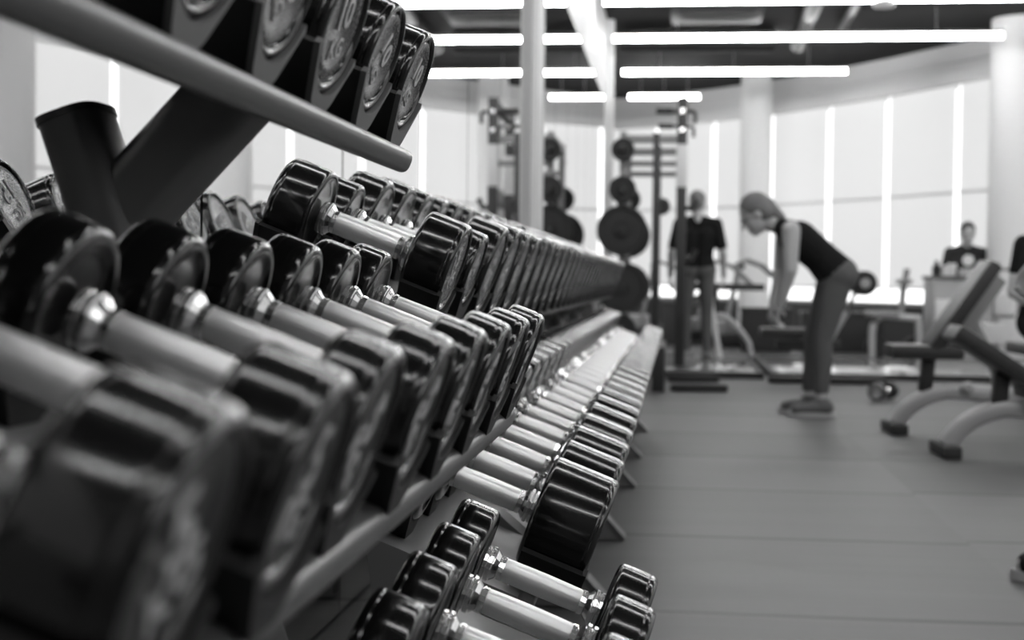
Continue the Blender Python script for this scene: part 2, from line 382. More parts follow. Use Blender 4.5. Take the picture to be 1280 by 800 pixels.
def dumbbell_meshes(r, hl, num, hr, GAP, pm='plate_light'):
    key = (round(r, 4), round(hl, 4), num, GAP)
    if key in dm: return dm[key]
    g = GAP/2
    d = {}
    bm = B()   # handle
    hl2 = g-0.026
    lathe(bm, [(-hl2, 0), (-hl2, hr*0.96), (-hl2*0.9, hr), (-hl2*0.4, hr*1.03), (0, hr*1.05), (hl2*0.4, hr*1.03), (hl2*0.9, hr), (hl2, hr*0.96), (hl2, 0)], seg=28)
    d['handle'] = to_mesh('handle', bm, 'steel', 40)
    for sgn in (-1, 1):
        bm = B()
        e = 0.006
        pr = [(0.004, 0.0), (0.004, 0.30*r), (0.0045, 0.62*r), (0.003, 0.76*r), (0.001, 0.82*r), (0, 0.88*r), (0.0008, 0.93*r), (0.0028, 0.972*r), (0.0055, 0.993*r), (0.008, r),
              (hl-0.0125, r), (hl-0.0110, 0.998*r), (hl-0.0100, 0.985*r), (hl-0.0088, 0.985*r), (hl-0.0080, 0.995*r), (hl-0.0045, 0.985*r), (hl-0.0015, 0.955*r), (hl, 0.92*r), (hl-0.0005, 0.88*r), (hl-0.003, 0.84*r), (hl-0.0065, 0.81*r), (hl-0.0065, 0)]
        lathe(bm, pr, (sgn*g, 0, 0), (sgn, 0, 0), 56)
        d['head', sgn] = to_mesh('head', bm, 'urethane', 50)
        bm = B(); lathe(bm, [(hl-0.0065, 0.805*r), (hl-0.0040, 0.80*r), (hl-0.0030, 0.78*r), (hl-0.0030, 0.60*r), (hl-0.0036, 0.58*r), (hl-0.0036, 0.0)], (sgn*g, 0, 0), (sgn, 0, 0), 48)
        d['face', sgn] = to_mesh('face_plate', bm, pm, 40)
        bm = B(); ey = V((0, 0, 1)); ex = V((0, sgn, 0)); xo = sgn*(g+hl-0.0032)
        add_text(bm, num, (xo, 0, 0.18*r), ex, ey, (0.66 if pm != 'plate_dark' else 0.86)*r); add_text(bm, 'KG', (xo, 0, -0.34*r), ex, ey, (0.42 if pm != 'plate_dark' else 0.56)*r)
        d['letter', sgn] = to_mesh('lettering', bm, 'letter', 0)
        bm = B()   # faceted collar
        c = hr*1.42
        lathe(bm, [(0.0, 0), (0.0, c*0.98), (0.0010, c*1.02), (0.0046, c*1.02), (0.0054, c*0.96), (0.0056, c*0.84), (0.0066, c*0.84), (0.0068, c*1.0), (0.0076, c*1.06), (0.0112, c*1.06), (0.0120, c*1.0), (0.0122, c*0.84), (0.0132, c*0.84), (0.0134, c*0.98), (0.0190, hr*1.0), (0.0196, hr*0.88), (0.0206, hr*0.88), (0.0208, hr*1.04), (0.0262, hr*1.04), (0.0270, hr*0.9), (0.0270, 0)], (sgn*(g-0.001), 0, 0), (-sgn, 0, 0), 16)
        d['collar', sgn] = to_mesh('collar', bm, 'chrome', 8)
    dm[key] = d
    return d
def make_dumbbell(center, r, hl, num, hr, label, group, tilt=TH, spin=0.0, yaw_=0.0, gap=GAP, pm='plate_light'):
    d = dumbbell_meshes(r, hl, num, hr, gap, pm)
    t = thing('dumbbell', label, 'dumbbell', center, (spin, tilt, yaw_), group)
    o = obj('handle', d['handle'], None, t); o['label'] = 'brushed steel handle'
    for s in (-1, 1):
        h = obj('head', d['head', s], None, t)
        f = obj('face_plate', d['face', s], None, h)
        obj('lettering', d['letter', s], None, h)
        obj('collar', d['collar', s], None, t)['label'] = 'faceted chrome collar'
    return t

# ------------------------------------------------------------------ racks
def saddle_mesh(key, r, u0_, u1, vt, pale):
    """U shaped cup from tray level vt up to 0.30 r below the axis; local frame X = axis, Z = normal"""
    bm = B(); w = r*1.02; top = (-0.34 if pale else -0.52)*r; R = r+0.0015; n = 14
    a0 = math.asin(min(1, -top/R)); poly = []
    poly += [(-w, top-0.004), (-R*math.cos(a0), top)]
    for i in range(1, n):
        a = PI + a0 + (PI-2*a0)*i/n; poly.append((R*math.cos(a), R*math.sin(a)))
    poly += [(R*math.cos(a0), top), (w, top-0.004), (w*0.50, vt+0.010), (w*0.36, vt), (-w*0.36, vt), (-w*0.50, vt+0.010)]
    prism(bm, poly, (u0_, 0, 0), (0, 1, 0), (0, 0, 1), (u1-u0_, 0, 0))
    # pale lip on the outer end
    s = 1 if u1 > 0 else -1; ue = u1 if s > 0 else u0_
    R2 = R-0.0005; lip = []
    for i in range(n+1):
        a = PI + a0*0.9 + (PI-1.8*a0)*i/n; lip.append((R2*math.cos(a), R2*math.sin(a)))
    lip += [(w+0.002, top-0.003), (w*0.50+0.002, vt+0.010), (w*0.36, vt), (-w*0.36, vt), (-w*0.50-0.002, vt+0.010), (-w-0.002, top-0.003)]
    prism(bm, lip, (ue, 0, 0), (0, 1, 0), (0, 0, 1), (s*0.006, 0, 0), 1)
    return to_mesh('saddle', bm, ['saddle', 'lip' if pale else 'saddle'], 40)
sad_cache = {}
def make_rack(label, y0_, y1_, tiers, posts, post_bot, post_top, group=None, pw=0.080, aw=0.066, lip_tiers=(), end_plates=False):
    """tiers: (centre X, centre Z rel. camera, list of slots (Y, r, hl), vt, rail_u)"""
    cy = (y0_+y1_)/2
    root = thing('dumbbell_rack', label, 'dumbbell rack', (post_bot[0], cy, 0), group=group)
    inv = Matrix.Translation((-post_bot[0], -cy, 0))
    ab = lambda p: V((p[0], p[1], p[2]+CAMH))
    pb, pt = V(post_bot), V(post_top)
    pd = (pt-pb).normalized()
    for Y in posts:
        bm = B(); a = ab((pb.x, Y, pb.y)) + V((0, 0, 0.03)); b_ = ab((pt.x, Y, pt.y)); L3 = (b_-a)
        sweep(bm, [a, a+L3*0.985, a+L3*0.994, b_], pw, 0.058, 24, side=(0, 1, 0), sq=3.4)
        o = obj('post', mesh_at(bm, inv), 'frame', root)
        bm = B(); sweep(bm, [b_-L3.normalized()*0.004, b_+L3.normalized()*0.003], pw+0.003, 0.061, 24, side=(0, 1, 0), sq=3.4); obj('post_cap', mesh_at(bm, inv), 'rail', o)
        bm = B(); tip = -0.153
        poly = [(MX+0.06, 0.0), (tip, 0.0), (tip-0.012, 0.02), (tip-0.06, 0.062), (MX+0.09, 0.062), (MX+0.06, 0.04)]
        prism(bm, poly, (0, Y-0.035, 0.004), (1, 0, 0), (0, 0, 1), (0, 0.07, 0)); obj('foot', mesh_at(bm, inv), 'frame', root)
        bm = B(); prism(bm, [(tip+0.004, 0), (tip+0.004, 0.008), (tip-0.055, 0.072), (tip-0.075, 0.072), (tip-0.075, 0.066), (tip-0.06, 0.0645), (tip-0.012, 0.0)], (0, Y-0.038, 0.002), (1, 0, 0), (0, 0, 1), (0, 0.076, 0)); obj('foot_cap', mesh_at(bm, inv), 'rail', root)
    for ti, (cx, cz, slots, vt, ru, lo, hi, gap) in enumerate(tiers):
        c0 = V((cx, 0, cz+CAMH))
        rear = -ru-0.012
        bm = B()
        # pressed tray with turned edges
        prism(bm, [(rear, vt), (ru-0.012, vt), (ru-0.012, vt-0.008), (rear, vt-0.008)], c0+V((0, lo, 0)), AX, NX, (0, hi-lo, 0))
        box_pts = [(rear-0.006, vt+0.014), (rear, vt+0.014), (rear, vt-0.02), (rear-0.006, vt-0.02)]
        prism(bm, box_pts, c0+V((0, lo, 0)), AX, NX, (0, hi-lo, 0))
        sh = obj('shelf', mesh_at(bm, inv), 'frame', root, 30)
        bm = B(); pc = c0 + AX*ru + NX*(vt-0.010)
        sweep(bm, [pc+V((0, lo-0.025, 0)), pc+V((0, lo-0.022, 0)), pc+V((0, hi+0.022, 0)), pc+V((0, hi+0.025, 0))], 0.028, 0.028, 24, side=AX, sq=2.8)
        obj('front_rail', mesh_at(bm, inv), 'rail', sh)
        if end_plates:
            for ye in (lo-0.012, hi):
                bm = B(); prism(bm, [(rear-0.004, vt), (0.03, vt), (0.01, vt-0.10), (rear+0.05, vt-0.10)], c0+V((0, ye, 0)), AX, NX, (0, 0.012, 0)); obj('end_plate', mesh_at(bm, inv), 'frame', sh)
        for (Y, r, hl) in slots:
            for s in (-1, 1):
                key = (round(r, 4), round(hl, 4), s, vt, gap, ti in lip_tiers)
                if key not in sad_cache:
                    u_a, u_b = gap/2+0.006, gap/2+hl-0.003
                    sad_cache[key] = saddle_mesh(key, r, *((u_a, u_b) if s > 0 else (-u_b, -u_a)), vt, ti in lip_tiers)
                o = bpy.data.objects.new('saddle', sad_cache[key]); C.objects.link(o); o.parent = sh
                o.location = inv @ (c0 + V((0, Y, 0))); o.rotation_euler = (0, TH, 0)
        # arms from the posts
        for Y in posts:
            bm = B(); e = c0 + AX*0.035 + NX*(vt-0.012); e = V((e.x, Y, e.z))
            zz = e.z - 0.12
            tt = (zz - (pb.y+CAMH))/(pt.y-pb.y); st = V((pb.x+(pt.x-pb.x)*tt, Y, zz))
            st = st + V((-0.01, 0, -0.012))
            oy = V((0, aw*0.5-pw*0.5+0.012, 0)); st = st+oy; e = e+oy
            sweep(bm, [st, st*0.5+e*0.5, e + (e-st).normalized()*0.02], aw, 0.068, 20, side=(0, 1, 0), sq=4)
            obj('arm', mesh_at(bm, inv), 'frame', root)
    return root

# near three-tier rack
PITCH = 0.173
AY = lambda k: 0.83 + PITCH*(k-1)
def rj(s=PI): return random.uniform(-s, s)
a_up = [(1.62 - 0.176*i, 0.058 if i != 2 else 0.062, 0.050, '10') for i in range(6)]
a_mid = [(AY(k), 0.056, {-1: 0.049, 0: 0.049, 1: 0.039}.get(k, 0.043), '5') for k in range(-1, 7)]
a_low = [(1.665 - 0.165*i, 0.061, 0.048, '8') for i in range(4)]
extra_up = [(1.62-0.176*i, 0.058, 0.050) for i in range(6, 9)]
T_UP, T_MID, T_LOW = (-0.415, 0.266), (-0.287, -0.053), (-0.1525, -0.358)
make_rack('near three-tier dark grey dumbbell rack with a slanted post, cut by the frame', 0.1, 1.78,
          [(T_UP[0], T_UP[1], [(y, r, h) for y, r, h, _ in a_up] + extra_up, -0.078, 0.128, 0.15, 1.650, 0.15),
           (T_MID[0], T_MID[1], [(y, r, h) for y, r, h, _ in a_mid] + [(AY(k), 0.056, 0.043) for k in (-2, -3)], -0.074, 0.112, 0.08, 1.745, 0.155),
           (T_LOW[0], T_LOW[1], [(y, r, h) for y, r, h, _ in a_low] + [(1.665-0.165*i, 0.061, 0.048) for i in range(4, 9)], -0.082, 0.118, 0.15, 1.745, 0.15)],
          (0.45, 1.30), (-0.245, -0.8), (-0.562, 0.146), pw=0.088, aw=0.098, lip_tiers=(0,))
for nm, T, lst in (('top', T_UP, a_up), ('middle', T_MID, a_mid), ('bottom', T_LOW, a_low)):
    L2 = sorted(lst, key=lambda q: -q[0])
    for i, (y, r, h, num) in enumerate(L2):
        lab = ('black dumbbell at the far end of the %s shelf of the near three-tier rack' % nm) if i == 0 else ('%s black dumbbell from the far end of the near rack\'s %s shelf' % (ORD[i], nm))
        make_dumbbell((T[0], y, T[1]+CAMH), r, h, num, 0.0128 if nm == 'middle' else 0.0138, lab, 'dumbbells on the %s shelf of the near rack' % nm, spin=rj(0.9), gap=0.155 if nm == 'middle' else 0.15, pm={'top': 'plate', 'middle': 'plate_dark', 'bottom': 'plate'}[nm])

# two-tier racks further along
BW = ['nearest', 'middle', 'farthest']
B_MID, B_LOW = (-0.447, 0.060), (-0.268, -0.303)
for ri, cy in enumerate((2.95, 4.99, 7.03)):
    ys = [cy - 0.9 + 0.2*i for i in range(10)]
    mids, lows = [], []
    for i, y in enumerate(ys):
        r = 0.085 - 0.004*((i*7+ri*3) % 3)*0.5
        if ri == 0 and i == 0: r = 0.068
        if ri == 0 and i == 1: r = 0.060
        mids.append((y, r, 0.064 if r < 0.08 else 0.066, '20' if r > 0.07 else '15'))
        lows.append((y, min(0.095, 0.082+0.003*(i+10*ri)), 0.099, '25'))
    make_rack('%s of the three two-tier dark racks standing along the mirror' % BW[ri], cy-1, cy+1,
              [(B_MID[0], B_MID[1], [(y, r, h) for y, r, h, _ in mids], -0.104, 0.120, cy-0.985, cy+0.985, 0.15), (B_LOW[0], B_LOW[1], [(y, r, h) for y, r, h, _ in lows], -0.108, 0.112, cy-0.985, cy+0.985, 0.15)],
              (cy-0.56, cy+0.56), (-0.26, -0.8), (-0.632, -0.01), 'two-tier dumbbell racks along the mirror', end_plates=True)
    for nm, T, lst in (('upper', B_MID, mids), ('lower', B_LOW, lows)):
        for i, (y, r, h, num) in enumerate(lst):
            make_dumbbell((T[0], y, T[1]+CAMH), r, h, num, 0.0165, '%s black dumbbell from the near end on the %s shelf of the %s two-tier rack' % (ORD[i], nm, BW[ri]), 'dumbbells on the %s shelf of the %s two-tier rack' % (nm, BW[ri]), spin=rj())

# ------------------------------------------------------------------ people
def eval_voxel(bm, voxel, smooth_it=6):
    me = bpy.data.meshes.new('t'); bm.to_mesh(me); bm.free()
    o = bpy.data.objects.new('t', me); C.objects.link(o)
    m = o.modifiers.new('r', 'REMESH'); m.mode = 'VOXEL'; m.voxel_size = voxel
    s = o.modifiers.new('s', 'SMOOTH'); s.factor = 0.5; s.iterations = smooth_it
    dg = bpy.context.evaluated_depsgraph_get(); out = bpy.data.meshes.new_from_object(o.evaluated_get(dg))
    bpy.data.objects.remove(o); bpy.data.meshes.remove(me)
    for p in out.polygons: p.use_smooth = True
    return out
def vmesh_obj(name, bm, m, parent, voxel=0.010, it=6):
    me = eval_voxel(bm, voxel, it); me.name = name; me.materials.append(M[m])
    o = bpy.data.objects.new(name, me); C.objects.link(o); o.parent = parent
    return o
def basis(fwd, upv):
    f = V(fwd).normalized(); u = (V(upv) - f*V(upv).dot(f)).normalized(); l = u.cross(f)
    return Matrix((f, l, u)).transposed()      # columns: forward, left, up
def hand(bm, wrist, direction, palm_n, side, curl=0.9, s=1.0):
    """wrist point, finger direction, palm normal; side +-1 = thumb side sign along direction x palm_n"""
    d = V(direction).normalized(); n = (V(palm_n) - d*V(palm_n).dot(d)).normalized(); t = d.cross(n)*side
    w = V(wrist)
    for k in range(4): capsule(bm, w + t*(0.012-0.008*k)*s, w + d*0.085*s + t*(0.030-0.020*k)*s, 0.012*s, 0.010*s, 8)
    lens = (0.072, 0.080, 0.074, 0.058)
    for k in range(4):
        p = w + d*0.088*s + t*(0.030-0.020*k)*s; a = 0.0
        for j in range(3):
            a += curl*(0.45 if j == 0 else 0.75)
            q = p + (d*math.cos(a) + n*math.sin(a))*lens[k]*(0.45, 0.32, 0.25)[j]*s
            capsule(bm, p, q, (0.0092-0.0008*j)*s, (0.0086-0.0008*j)*s, 8); p = q
    p = w + d*0.025*s + t*0.030*s
    for j in range(2):
        q = p + (d*0.75 + t*(0.55-0.5*j) + n*(0.35+0.5*j)).normalized()*0.034*s
        capsule(bm, p, q, 0.0115*s, 0.0095*s, 8); p = q
def make_person(label, J, look, hair='hair', top='blackcloth', sleeve=0.0, bottom='greycloth', leg_len=1.0, shoe='shoe', voxel=0.009, ponytail=None, hairlong=0.0):
    """J: joint dict (world). l/r pairs. look: (forward, up) of the head."""
    root = thing('person', label, 'person', (J['pelvis'][0], J['pelvis'][1], 0))
    inv = Matrix.Translation((-J['pelvis'][0], -J['pelvis'][1], 0))
    g = {k: V(v) for k, v in J.items()}
    def sidevec(a, b_): return (g[a]-g[b_]).normalized()
    sv = sidevec('l_sh', 'r_sh'); hv = sidevec('l_hip', 'r_hip')
    def torso(bm, e):
        for s in (1, -1):
            capsule(bm, g['chest']+sv*0.075*s, g['waist']+hv*0.060*s, 0.098+e, 0.088+e)
            capsule(bm, g['waist']+hv*0.060*s, g['pelvis']+hv*0.075*s, 0.088+e, 0.105+e)
        capsule(bm, g['l_sh']-sv*0.03, g['r_sh']+sv*0.03, 0.055+e, 0.055+e)
        mid = (g['l_sh']+g['r_sh'])/2
        for s, k_ in ((1, 'l_sh'), (-1, 'r_sh')): capsule(bm, mid+(g['neck']-mid)*0.75, g[k_]-sv*s*0.03, 0.045+e, 0.05+e)
    def leg(bm, s, e, upto=1.0):
        h, k_, a = g[s+'hip'], g[s+'knee'], g[s+'ankle']
        capsule(bm, h, h+(k_-h)*0.5, 0.086+e, 0.070+e); capsule(bm, h+(k_-h)*0.5, k_, 0.070+e, 0.050+e)
        c = k_+(a-k_)*0.3; bk = V((a-k_)).cross(hv).normalized()*0.008
        if upto > 0.1:
            capsule(bm, k_, c+bk, 0.049+e, 0.050+e)
            end = k_+(a-k_)*upto; r_e = 0.050+(0.034-0.050)*max(0, (upto-0.3)/0.7)
            capsule(bm, c+bk, end, 0.050+e, r_e+e)
    # body
    bm = B(); torso(bm, 0)
    Rh = basis(*look); hc = g['head']
    capsule(bm, g['neck']-(hc-g['neck'])*0.25, hc - Rh.col[2]*0.05 - Rh.col[0]*0.02, 0.056, 0.052)
    ellip(bm, hc + Rh @ V((-0.012, 0, 0.025)), (0.092, 0.074, 0.092), Rh)
    ellip(bm, hc + Rh @ V((0.018, 0, -0.035)), (0.068, 0.058, 0.080), Rh)
    ellip(bm, hc + Rh @ V((0.055, 0, -0.092)), (0.028, 0.028, 0.022), Rh)
    capsule(bm, hc + Rh @ V((0.082, 0, 0.008)), hc + Rh @ V((0.103, 0, -0.028)), 0.009, 0.014, 8)
    ellip(bm, hc + Rh @ V((0.076, 0, 0.022)), (0.014, 0.048, 0.012), Rh)
    ellip(bm, hc + Rh @ V((0.080, 0, -0.060)), (0.012, 0.024, 0.007), Rh)
    ellip(bm, hc + Rh @ V((0.077, 0, -0.073)), (0.012, 0.021, 0.008), Rh)
    for s in (1, -1): ellip(bm, hc + Rh @ V((-0.01, 0.075*s, -0.012)), (0.018, 0.009, 0.030), Rh)
    for s in ('l_', 'r_'):
        capsule(bm, g[s+'sh'], g[s+'elbow'], 0.056, 0.041); capsule(bm, g[s+'elbow'], g[s+'wrist'], 0.040, 0.026)
        hd = (g[s+'wrist']-g[s+'elbow']).normalized(); pn = J.get(s+'palm', (hd.cross(sv))*1.0)
        hand(bm, g[s+'wrist'], hd, pn, 1 if s == 'l_' else -1)
        leg(bm, s, 0)
        a, t = g[s+'ankle'], g[s+'toe']; f = (t-a); f.z = 0; f.normalize()
        capsule(bm, a, V((a.x, a.y, 0.06))-f*0.02, 0.036, 0.034); capsule(bm, V((a.x, a.y, 0.055))-f*0.03, V((t.x, t.y, 0.04))-f*0.03, 0.033, 0.026)
    mesh_at(bm, inv); vmesh_obj('body', bm, 'skin', root, voxel=0.006, it=4)
    for s in (1, -1):
        bm = B(); ellip(bm, hc + Rh @ V((0.078, 0.030*s, 0.004)), (0.010, 0.013, 0.008), Rh, 12); mesh_at(bm, inv); obj('eye', bm, 'eye', root)
    # hair
    bm = B(); ellip(bm, hc + Rh @ V((-0.026, 0, 0.038)), (0.096, 0.083, 0.092), Rh); ellip(bm, hc + Rh @ V((-0.050, 0, -0.005)), (0.066, 0.079, 0.088+hairlong), Rh)
    if ponytail:
        for a, b_, r1, r2 in ponytail: capsule(bm, a, b_, r1, r2)
    mesh_at(bm, inv); vmesh_obj('hair', bm, hair, root, voxel=0.008, it=3)
    # clothing
    bm = B(); torso(bm, 0.009)
    if sleeve > 0:
        for s in ('l_', 'r_'):
            e_ = g[s+'sh'] + (g[s+'elbow']-g[s+'sh'])*sleeve; capsule(bm, g[s+'sh'], e_, 0.062, 0.056)
    mesh_at(bm, inv); vmesh_obj('shirt' if sleeve else 'tank_top', bm, top, root, voxel=voxel)
    bm = B()
    for s in (1, -1):
        w_ = g['waist'].lerp(g['pelvis'], 0.45); capsule(bm, w_+hv*0.062*s, g['pelvis']+hv*0.075*s, 0.100, 0.116)
    for s in ('l_', 'r_'): leg(bm, s, 0.007, leg_len)
    mesh_at(bm, inv); vmesh_obj('leggings' if leg_len > 0.5 else 'shorts', bm, bottom, root, voxel=voxel)
    for s in ('l_', 'r_'):
        a, t = g[s+'ankle'], g[s+'toe']; f = (t-a); f.z = 0; f.normalize(); sd = f.cross(V((0, 0, 1)))
        bm = B()
        capsule(bm, V((a.x, a.y, 0.085)), V((a.x, a.y, 0.06))-f*0.03, 0.046, 0.046)
        for q in (1, -1): capsule(bm, V((a.x, a.y, 0.060))-f*0.03+sd*0.008*q, V((t.x, t.y, 0.045))-f*0.04+sd*0.014*q, 0.042, 0.032)
        mesh_at(bm, inv); so = vmesh_obj('shoe', bm, shoe, root, voxel=0.008, it=4)
        bm = B(); pts = []
        base = V((a.x, a.y, 0)); ln = (V((t.x, t.y, 0))-base).dot(f)
        for k in range(20):
            an = 2*PI*k/20; c_, s_ = math.cos(an), math.sin(an)
            lx = (ln-0.075)/2 + c_*((ln-0.075)/2+0.085) ; pts.append((lx, s_*(0.046 if c_ > -0.2 else 0.040)))
        prism(bm, pts, base+V((0, 0, 0.002)), f, sd, (0, 0, 0.028)); mesh_at(bm, inv); obj('sole', bm, 'sole', so)
    return root

# bending woman
YW = 8.73
def w(px, py, dy=0.0): p = at(px, py, YW); return V((p.x, p.y+dy, p.z))
J = dict(head=w(944, 268), neck=w(972, 281), chest=w(997, 298), waist=w(1026, 322), pelvis=w(1046, 343),
         l_sh=w(984, 288, 0.17), r_sh=w(986, 289, -0.17), l_elbow=w(978, 338, 0.20), r_elbow=w(985, 338, -0.20), l_wrist=w(968, 378, 0.12), r_wrist=w(974, 380, -0.13),
         l_hip=w(1042, 352, 0.085), r_hip=w(1044, 352, -0.085), l_knee=w(1018, 424, 0.10), r_knee=w(1026, 425, -0.10), l_ankle=w(1013, 497, 0.11), r_ankle=w(1024, 501, -0.11), l_toe=w(976, 505, 0.13), r_toe=w(984, 509, -0.12))
for k_ in ('l_ankle', 'r_ankle'): J[k_].z = 0.10
for k_ in ('l_toe', 'r_toe'): J[k_].z = 0.03
J['l_palm'] = (1, 0.2, 0); J['r_palm'] = (1, -0.2, 0)
make_person('woman in a black tank top and grey leggings bending forward with her arms hanging', J, ((-0.78, 0, -0.55), (-0.5, 0, 0.85)), 'hair', 'blackcloth', 0.0, 'greycloth', 0.82,
            ponytail=[(w(948, 250), w(960, 256), 0.045, 0.045), (w(960, 256), w(976, 272, -0.03), 0.04, 0.028)])
def standing(x, y, yaw_, h, spread=0.1):
    f = V((math.cos(yaw_), math.sin(yaw_), 0)); l = V((-math.sin(yaw_), math.cos(yaw_), 0)); k = h/1.72; Z = lambda z: V((0, 0, z*k)); o = V((x, y, 0))
    J = dict(head=o+f*0.03+Z(1.605), neck=o+Z(1.46), chest=o+Z(1.28), waist=o+Z(1.08), pelvis=o+Z(0.94), l_sh=o+l*0.18+Z(1.40), r_sh=o-l*0.18+Z(1.40))
    for s, m_ in (('l_', 1), ('r_', -1)):
        J[s+'elbow'] = o+l*0.25*m_-f*0.02+Z(1.10); J[s+'wrist'] = o+l*0.26*m_+f*0.08+Z(0.87)
        J[s+'hip'] = o+l*0.09*m_+Z(0.90); J[s+'knee'] = o+l*spread*m_+f*0.02+Z(0.50); J[s+'ankle'] = o+l*spread*m_+Z(0.10/k); J[s+'toe'] = o+l*(spread+0.02)*m_+f*0.19+Z(0.03)
        J[s+'palm'] = -l*m_
    return J
def seated(x, y, yaw_, seat, drop=0.0):
    f = V((math.cos(yaw_), math.sin(yaw_), 0)); l = V((-math.sin(yaw_), math.cos(yaw_), 0)); Z = lambda z: V((0, 0, z)); o = V((x, y, 0))
    b0 = seat+0.10
    J = dict(pelvis=o+Z(b0), waist=o+f*0.02+Z(b0+0.15), chest=o+f*0.05+Z(b0+0.35), neck=o+f*0.08+Z(b0+0.53), head=o+f*0.13+Z(b0+0.67), l_sh=o+l*0.18+f*0.06+Z(b0+0.46), r_sh=o-l*0.18+f*0.06+Z(b0+0.46))
    for s, m_ in (('l_', 1), ('r_', -1)):
        J[s+'elbow'] = o+l*0.25*m_+f*0.10+Z(b0+0.18); J[s+'wrist'] = o+l*0.20*m_+f*0.32+Z(b0+0.10)
        J[s+'hip'] = o+l*0.09*m_+Z(b0-0.01); J[s+'knee'] = o+l*0.13*m_+f*0.42+Z(b0-0.02); J[s+'ankle'] = o+l*0.13*m_+f*0.40+Z(0.10); J[s+'toe'] = o+l*0.15*m_+f*0.60+Z(0.03)
        J[s+'palm'] = V((0, 0, -1))
    return J
p = at(872, 300, 14.2)
make_person('person in a black shirt standing half hidden behind the squat rack post', standing(p.x, p.y, PI/2, 1.66), ((0.3, 0.9, -0.3), (0, 0.2, 1)), 'hair', 'blackcloth', 0.75, 'midcloth', 0.92)
p = at(1207, 300, 16.4)
desk_person = make_person('person in a dark shirt with a white chest print sitting behind the desk', seated(p.x, p.y, -PI/2, 0.575), ((0, -1, -0.25), (0, 0, 1)), 'darkhair', 'darkcloth', 0.6, 'blackcloth', 0.9)
bm = B(); lathe(bm, [(0, 0), (0, 0.062), (0.006, 0.06), (0.008, 0)], (0.0, -0.165, 1.05), (0, -1, 0.05), 20); obj('shirt_print', bm, 'white', desk_person)
p = at(1312, 320, 8.9)
make_person('person in a black shirt seated at the right edge behind the benches', seated(p.x, p.y, -PI*0.45, 0.47), ((0.2, -1, -0.2), (0, 0, 1)), 'darkhair', 'blackcloth', 0.55, 'blackcloth', 0.9)
sp = atz(1262, 716, 0.02)
Jp = standing(sp.x+0.22, sp.y+0.05, PI, 1.75)
Jp['l_toe'] = V((sp.x+0.012, sp.y, 0.03)); Jp['l_ankle'] = V((sp.x+0.20, sp.y, 0.10))
Jp['r_toe'] = V((sp.x+0.15, sp.y+0.24, 0.03)); Jp['r_ankle'] = V((sp.x+0.34, sp.y+0.24, 0.10)); Jp['r_knee'].x += 0.1; Jp['r_knee'].y = sp.y+0.22
make_person('person standing outside the right edge with one dark shoe reaching in', Jp, ((-1, 0, 0), (0, 0, 1)), 'darkhair', 'midcloth', 0.5, 'blackcloth', 0.95, shoe='blackcloth')

# ------------------------------------------------------------------ power rack and plates
RY0, RY1 = 12.25, 13.45
root = thing('power_rack', 'tall black squat rack with plate storage standing beyond the last dumbbell rack', 'squat rack', (0, RY0, 0))
inv = Matrix.Translation((0, -RY0, 0))
PH = 0.05
X1, X2, X3 = at(851, 300, RY0).x, at(819, 300, RY0).x, at(778, 300, RY0).x
for Y in (RY0, RY1):
    bm = B(); box(bm, (X1, Y, (2.32+PH)/2+0.02), (0.085, 0.085, 2.32-PH), bev=0.008); u = obj('front_upright', mesh_at(bm, inv), 'blackframe', root)
    bm = B(); box(bm, (X1, Y, 1.76), (0.094, 0.094, 0.36), bev=0.006); obj('height_scale', mesh_at(bm, inv), 'white', u)
    for z in (2.22, 2.06):
        bm = B(); lathe(bm, [(0, 0), (0, 0.022), (0.012, 0.02), (0.012, 0)], (X1, Y-0.042, z), (0, -1, 0), 16); obj('bolt', mesh_at(bm, inv), 'chrome', u)
    bm = B(); box(bm, (X2, Y, (2.02+PH)/2+0.02), (0.055, 0.06, 2.02-PH), bev=0.006); obj('rear_upright', mesh_at(bm, inv), 'blackframe', root)
    bm = B(); box(bm, (X3, Y, 1.05), (0.06, 0.06, 2.0), bev=0.006); obj('storage_post', mesh_at(bm, inv), 'greyframe', root)
    for (cx_, ln_, z_, hh_) in (((X1+X3)/2, X1-X3, 1.985, 0.07), ((X1+X3)/2, X1-X3, 1.78, 0.05), ((X1+X3)/2, X1-X3+0.3, 0.10, 0.08)):
        bm = B(); box(bm, (cx_, Y, z_), (ln_, 0.05, hh_), bev=0.006); obj('side_beam', mesh_at(bm, inv), 'greyframe', root)
    bm = B(); rod(bm, (X1, Y, 2.22), (X1-0.20, Y-0.03, 2.22), 0.018); rod(bm, (X1-0.09, Y-0.015, 2.22), (X1-0.22, Y-0.03, 2.22), 0.026); sweep(bm, [(X1, Y, 2.22), (X1+0.09, Y, 2.22), (X1+0.105, Y, 2.205), (X1+0.105, Y, 2.12)], 0.032, seg=10); obj('pull_up_handle', mesh_at(bm, inv), 'blackframe', root)
    for z in (1.90, 1.55, 1.21, 0.74, 0.36):
        s = -1 if Y == RY0 else 1
        bm = B(); rod(bm, (X3, Y, z), (X3, Y+s*0.22, z), 0.024); obj('peg', mesh_at(bm, inv), 'blackframe', root)
bm = B(); box(bm, (X1, (RY0+RY1)/2, 2.28), (0.07, RY1-RY0, 0.07), bev=0.006); obj('top_beam', mesh_at(bm, inv), 'blackframe', root)
bm = B(); box(bm, (X3, (RY0+RY1)/2, 2.0), (0.06, RY1-RY0, 0.06), bev=0.006); obj('rear_beam', mesh_at(bm, inv), 'greyframe', root)
for z in (1.0, 1.42):
    bm = B(); sweep(bm, [(X1, RY0+0.05, z), (X1+0.09, RY0+0.05, z-0.02), (X1+0.13, RY0+0.05, z+0.06)], 0.06, 0.05, 10); obj('bar_hook', mesh_at(bm, inv), 'blackframe', root)
